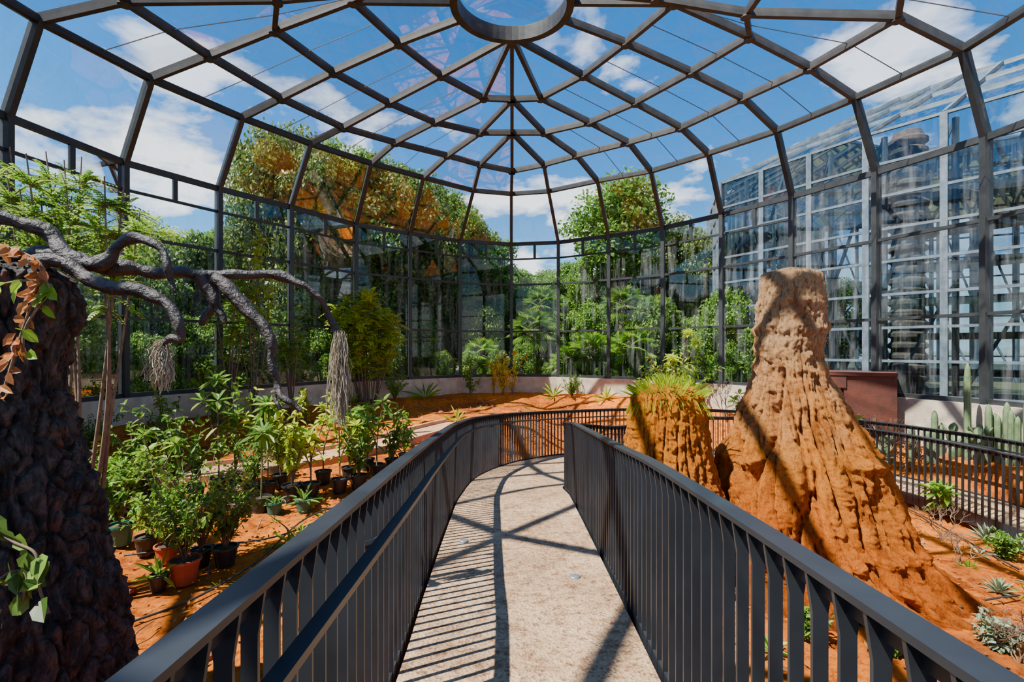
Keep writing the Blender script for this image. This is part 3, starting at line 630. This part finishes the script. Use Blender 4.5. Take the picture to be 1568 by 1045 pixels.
n=110; a=rng.uniform(0,6.28,n); P=np.stack([c[0]+.42*np.cos(a),c[1]+.38*np.sin(a),np.full(n,c[2]-.12)],1); leafs(mb,P,np.stack([np.cos(a)*.5,np.sin(a)*.5,np.full(n,-.7)],1),rdir(n),rng.uniform(.08,.3,n)*(.5+.5*np.cos(a)**2),.009,0,.3,.1)
mb.obj('mound_grass',[LF['yellow']])
# cacti / agaves on the right
def cactus(X,Y,h,r=.07,arms=0):
    p=np.array([X,Y,gz(X,Y)]); mb=MB()
    def col(b,hh,r):
        seg=24; prof=[(r*.8,0),(r,.1*hh),(r,.85*hh),(r*.75,.95*hh),(r*.3,hh),(0.002,hh*1.01)]; V=[]
        for R,z in prof:
            for k in range(seg):
                t=k/seg*6.2832; q=R*(1+.14*(1 if k%3==0 else -.4)); V.append([b[0]+q*math.cos(t),b[1]+q*math.sin(t),b[2]+z])
        mb.add(V,[[i*seg+k,i*seg+(k+1)%seg,(i+1)*seg+(k+1)%seg,(i+1)*seg+k] for i in range(len(prof)-1) for k in range(seg)],0,True)
    col(p-[0,0,.04],h,r)
    for k in range(arms): col(p+np.array([math.cos(k*2.2)*r*2.4,math.sin(k*2.2)*r*2.4,-.04]),h*random.uniform(.5,.9),r*.85)
    mb.obj('columnar_cactus',[M_cact],loc=p)
for x,y,h,a in ((8.55,10.95,.9,1),(8.75,10.6,1.1,2),(9.03,10.15,1.95,0),(9.17,9.85,1.15,2),(9.28,9.6,1.2,3),(9.36,9.3,1.3,3),(9.4,8.9,1.2,2)): cactus(x,y,h,.052,a)
def pricklypear(X,Y,s,seed):
    r=random.Random(seed); p=np.array([X,Y,gz(X,Y)-.03]); mb=MB()
    def pad(b,d,l,lev):
        S=nrm(np.cross(d,[r.gauss(0,1),r.gauss(0,1),.1])); N=np.cross(S,d); V=[]; n1,n2=7,12
        for i in range(n1):
            t=i/(n1-1); w=math.sin(math.pi*min(.999,max(.03,t*.95+.03)))**.7*l*.36
            for k in range(n2):
                a=k/n2*6.2832; V.append(b+d*l*t+S*w*math.cos(a)+N*w*.22*math.sin(a))
        mb.add(V,[[i*n2+k,i*n2+(k+1)%n2,(i+1)*n2+(k+1)%n2,(i+1)*n2+k] for i in range(n1-1) for k in range(n2)],0,True)
        if lev: 
            for _ in range(2): pad(b+d*l*.92,nrm(d+S*r.uniform(-.8,.8)+np.array([0,0,.3])),l*.8,lev-1)
    for _ in range(2): pad(p,nrm(np.array([r.gauss(0,.3),r.gauss(0,.3),1])),s,2)
    mb.obj('prickly_pear_cactus',[M_cact],loc=p)
pricklypear(8.9,10.35,.36,1); pricklypear(9.05,9.95,.34,5); pricklypear(8.35,11.3,.3,9)
def agave(x,y,s,lf):
    p=gpix(x,y); mb=MB(); n=26; a=np.arange(n)*2.4; el=np.linspace(.15,1.3,n); D=np.stack([np.cos(a)*np.cos(el),np.sin(a)*np.cos(el),np.sin(el)],1)
    N=np.stack([-np.cos(a)*np.sin(el),-np.sin(a)*np.sin(el),np.cos(el)],1); leafs(mb,np.repeat(p[None],n,0),D,N,s,s*.16,0,.05,.25); mb.obj('agave',[lf],loc=p)
for x,y,s in ((1510,830,.3),(1545,800,.25),(1450,930,.2),(1560,850,.3),(1400,840,.2),(1480,800,.22),(1530,910,.22)): agave(x,y,s,LF['grey'])
def deadbush(p,h,seed,name='bare_shrub',mat=M_stem):
    r=random.Random(seed); mb=MB()
    def g(b,d,l,rad,lev):
        e=b+d*l; tube(mb,[b,(b+e)/2+np.array([r.gauss(0,.02),r.gauss(0,.02),0]),e],[rad,rad*.8,rad*.6],5,0)
        if lev>0:
            for _ in range(3): g(e,nrm(d+np.array([r.gauss(0,.5),r.gauss(0,.5),r.gauss(.1,.3)])),l*.7,rad*.6,lev-1)
    for _ in range(4): g(p,nrm(np.array([r.gauss(0,.4),r.gauss(0,.4),1])),h*.4,.012*h+.004,3)
    mb.obj(name,[mat],loc=p)
for k,(x,y,h) in enumerate(((1535,1000,.5),(1440,830,.6),(1470,870,.5),(1560,1020,.4),(1120,640,1.2),(300,640,1.0))): deadbush(gpix(x,y,1.1),h,k)
for k,(X,Y,h) in enumerate(((8.2,11.4,1.3),(8.55,10.75,1.0),(7.9,11.9,.9))): deadbush(np.array([X,Y,gz(X,Y)]),h,k+20)
mb=MB()
for _ in range(1300):
    X=random.uniform(-8.5,9.2);Y=random.uniform(2.5,19)
    d1,_q=segdist(np.array([X]),np.array([Y]),ring); d2,_q=segdist(np.array([X]),np.array([Y]),C3[::4,:2],False)
    if not inpoly(np.array([X]),np.array([Y]),ring)[0] or d1[0]<.5 or d2[0]<1.1 or (X-3.7)**2+(Y-6.7)**2<5 or random.random()<.66: continue
    p=np.array([X,Y,gz(X,Y)+.02]); q=random.random()
    if q<.4: whorl(mb,p,random.choice((6,9,12)),random.uniform(.06,.2),random.uniform(.012,.035),random.choice((0,0,1)),.1,1.3)
    elif q<.75:
        d=np.array([random.gauss(0,1),random.gauss(0,1),random.uniform(0,.6)]); d=nrm(d)*random.uniform(.15,.6); tube(mb,[p,p+d*.5+[0,0,.04],p+d],[.01,.008,.003],4,2)
    else:
        r_=random.uniform(.03,.09); lathe(mb,[(r_,-.02),(r_*.95,r_*.4),(r_*.5,r_*.7),(.001,r_*.75)],p,7,3,False)
mb.obj('ground_cover',[LF['fresh'],LF['grey'],M_stem,M_terra])
mb=MB(); n=6500; X=rng.uniform(-9,9,n);Y=rng.uniform(2,18,n); k=inpoly(X,Y,ring*.97+np.array([0,.2])); dc,_=segdist(X,Y,C3[::4,:2],False); k&=dc>1.0; X=X[k];Y=Y[k]
Zg=E-ground_h(X,Y)+.06; n=len(X); quads(mb,np.stack([X,Y,Zg],1),nrm(rdir(n)*[1,1,.2]),nrm(rdir(n)*.4+[0,0,1]),rng.uniform(.04,.11,n),.03,0); mb.obj('leaf_litter',[LF['dry']])
# ------------------------------------------------------------------ corten vestibule
mb=MB(); c=np.array([8.15,12.55]); rot=math.radians(-32)
def lb(x,y,z,s,m=0):
    cs,sn=math.cos(rot),math.sin(rot); box(mb,[c[0]+x*cs-y*sn,c[1]+x*sn+y*cs,z],s,m,rot)
zt=E-.58; zb=E-2.7; zm=(zt+zb)/2; hh_=zt-zb
lb(-.85,0,zm,(.08,1.1,hh_)); lb(.95,0,zm,(.08,1.1,hh_)); lb(.05,0,zt,(1.9,1.2,.08)); lb(.45,-.52,zm,(.95,.05,hh_)); lb(-.45,.5,zm,(.85,.05,hh_),1)
lb(-.4,-.55,zt-.18,(.85,.06,.3)); mb.obj('corten_vestibule',[M_corten,M_cortin])
# ------------------------------------------------------------------ neighbouring glasshouse
mb=MB(); fp=[np.array(p,float) for p in ((9.6,23.5),(12.6,18.2),(16.5,13.0),(19.5,8.5),(30,8),(33,26),(20,33),(11.5,30))]
ctr=np.array([21,20.]); eav=E+7.6; rr_=2.6
for i in range(len(fp)):
    a=fp[i];b=fp[(i+1)%len(fp)]; Ld=np.linalg.norm(b-a); nb=max(2,int(round(Ld/1.9)))
    for k in range(nb):
        p=a+(b-a)*k/nb;q=a+(b-a)*(k+1)/nb
        beam(mb,[*p,gb],[*p,eav],.22 if k==0 else .14,.2,0,up=(b[0]-a[0],b[1]-a[1],0))
        r1=p+(ctr-p)*.5;r2=q+(ctr-q)*.5
        beam(mb,[*p,eav],[*r1,eav+rr_],.13,.16)
        for t in (.33,.66,1): 
            A1=np.array([*p,eav])*(1-t)+np.array([*r1,eav+rr_])*t;B1=np.array([*q,eav])*(1-t)+np.array([*r2,eav+rr_])*t; beam(mb,A1,B1,.1,.12)
        for z in np.linspace(gb+.3,eav,9): beam(mb,[*p,z],[*q,z],.1,.09)
        pi=p+(ctr-p)*.09;qi=q+(ctr-q)*.09
        beam(mb,[*pi,gb],[*pi,eav],.14,.14)
        for z0,z1 in ((gb,eav*.5),(eav*.5,eav)):
            beam(mb,[*pi,z0],[*qi,z1],.09,.09)
        mb.add([[*p,gb],[*q,gb],[*q,eav],[*p,eav],[*r2,eav+rr_],[*r1,eav+rr_]],[[0,1,2,3],[3,2,4,5]],1)
for z in np.arange(E-.8,E+6.9,1.25):
    Q=[p+(ctr-p)*.28 for p in fp]
    for i in (1,2,3,4): beam(mb,[*Q[i],z],[*Q[(i+1)%len(Q)],z],.9,.22,2)
mb.obj('neighbouring_glasshouse',[M_pale,M_glassB,M_steel])
mb=MB(); prof=[]
for k in range(24):
    z=gb+k*.46; prof+=[(.58,z),(.72,z+.08),(.72,z+.22),(.6,z+.32)]
prof+=[(.5,E+9.3),(.01,E+9.5)]; lathe(mb,prof,[17.0,22.0,0],28,0,False); mb.obj('stacked_column_tower',[simple('weathered_column',(.20,.12,.08),(.08,.05,.04),.9,0,5,.4,10)])
# ------------------------------------------------------------------ world, sun, camera
w=bpy.data.worlds.new('sky'); bpy.context.scene.world=w; w.use_nodes=True; nt=w.node_tree; bg=nt.nodes['Background']
sky=nt.nodes.new('ShaderNodeTexSky'); sky.sky_type='NISHITA'; sky.sun_disc=False; sky.sun_elevation=math.radians(60); sky.sun_rotation=math.radians(-100); sky.ozone_density=4.0; sky.dust_density=.3; sky.air_density=1.0
hs=nt.nodes.new('ShaderNodeHueSaturation'); hs.inputs['Saturation'].default_value=1.38; nt.links.new(sky.outputs[0],hs.inputs['Color'])
tc=nt.nodes.new('ShaderNodeTexCoord'); sp=nt.nodes.new('ShaderNodeSeparateXYZ'); nt.links.new(tc.outputs['Generated'],sp.inputs[0])
ad=nt.nodes.new('ShaderNodeMath'); ad.inputs[1].default_value=.22; nt.links.new(sp.outputs[2],ad.inputs[0])
mxm=nt.nodes.new('ShaderNodeMath'); mxm.operation='MAXIMUM'; mxm.inputs[1].default_value=.12; nt.links.new(ad.outputs[0],mxm.inputs[0])
dx=nt.nodes.new('ShaderNodeMath'); dx.operation='DIVIDE'; dy=nt.nodes.new('ShaderNodeMath'); dy.operation='DIVIDE'
nt.links.new(sp.outputs[0],dx.inputs[0]);nt.links.new(mxm.outputs[0],dx.inputs[1]);nt.links.new(sp.outputs[1],dy.inputs[0]);nt.links.new(mxm.outputs[0],dy.inputs[1])
cb=nt.nodes.new('ShaderNodeCombineXYZ'); nt.links.new(dx.outputs[0],cb.inputs[0]);nt.links.new(dy.outputs[0],cb.inputs[1]); cb.inputs[2].default_value=3.3
nz_=noisetex(nt,2.8,9,cb.outputs[0],.55,.2)
bias=nt.nodes.new('ShaderNodeMapRange'); bias.inputs[1].default_value=.12; bias.inputs[2].default_value=.55; bias.inputs[3].default_value=.08; bias.inputs[4].default_value=-.06; nt.links.new(sp.outputs[2],bias.inputs[0])
ad2=nt.nodes.new('ShaderNodeMath'); nt.links.new(nz_.outputs[0],ad2.inputs[0]); nt.links.new(bias.outputs[0],ad2.inputs[1])
el=ramp(nt,[(.52,(0,0,0)),(.63,(1,1,1))],ad2.outputs[0])
mr=nt.nodes.new('ShaderNodeMapRange'); mr.inputs[1].default_value=.8; mr.inputs[2].default_value=.3; mr.inputs[3].default_value=.3; mr.inputs[4].default_value=.95
nt.links.new(sp.outputs[2],mr.inputs[0]); mm=nt.nodes.new('ShaderNodeMath'); mm.operation='MULTIPLY'; nt.links.new(el.outputs[0],mm.inputs[0]); nt.links.new(mr.outputs[0],mm.inputs[1])
mix=nt.nodes.new('ShaderNodeMixRGB'); nt.links.new(mm.outputs[0],mix.inputs[0]); nt.links.new(hs.outputs[0],mix.inputs[1]); mix.inputs[2].default_value=(8.2,8.4,8.8,1)
nt.links.new(mix.outputs[0],bg.inputs[0]); bg.inputs[1].default_value=.27
sd=bpy.data.lights.new('sun','SUN'); sd.energy=18.0; sd.angle=math.radians(.55); sd.color=(1,.92,.79); so=bpy.data.objects.new('sun',sd); bpy.context.scene.collection.objects.link(so)
so.rotation_euler=Vector((-.46,-.25,.86)).to_track_quat('Z','Y').to_euler(); so.location=(-10,0,25)
cd=bpy.data.cameras.new('camera'); cd.lens=18; cd.sensor_width=36; cd.shift_y=12.5/1568; co_=bpy.data.objects.new('camera',cd); bpy.context.scene.collection.objects.link(co_)
co_.location=(0,0,E); co_.rotation_euler=(math.pi/2,0,0); cd.clip_end=500; bpy.context.scene.camera=co_
print('Z',time.time()-T0)
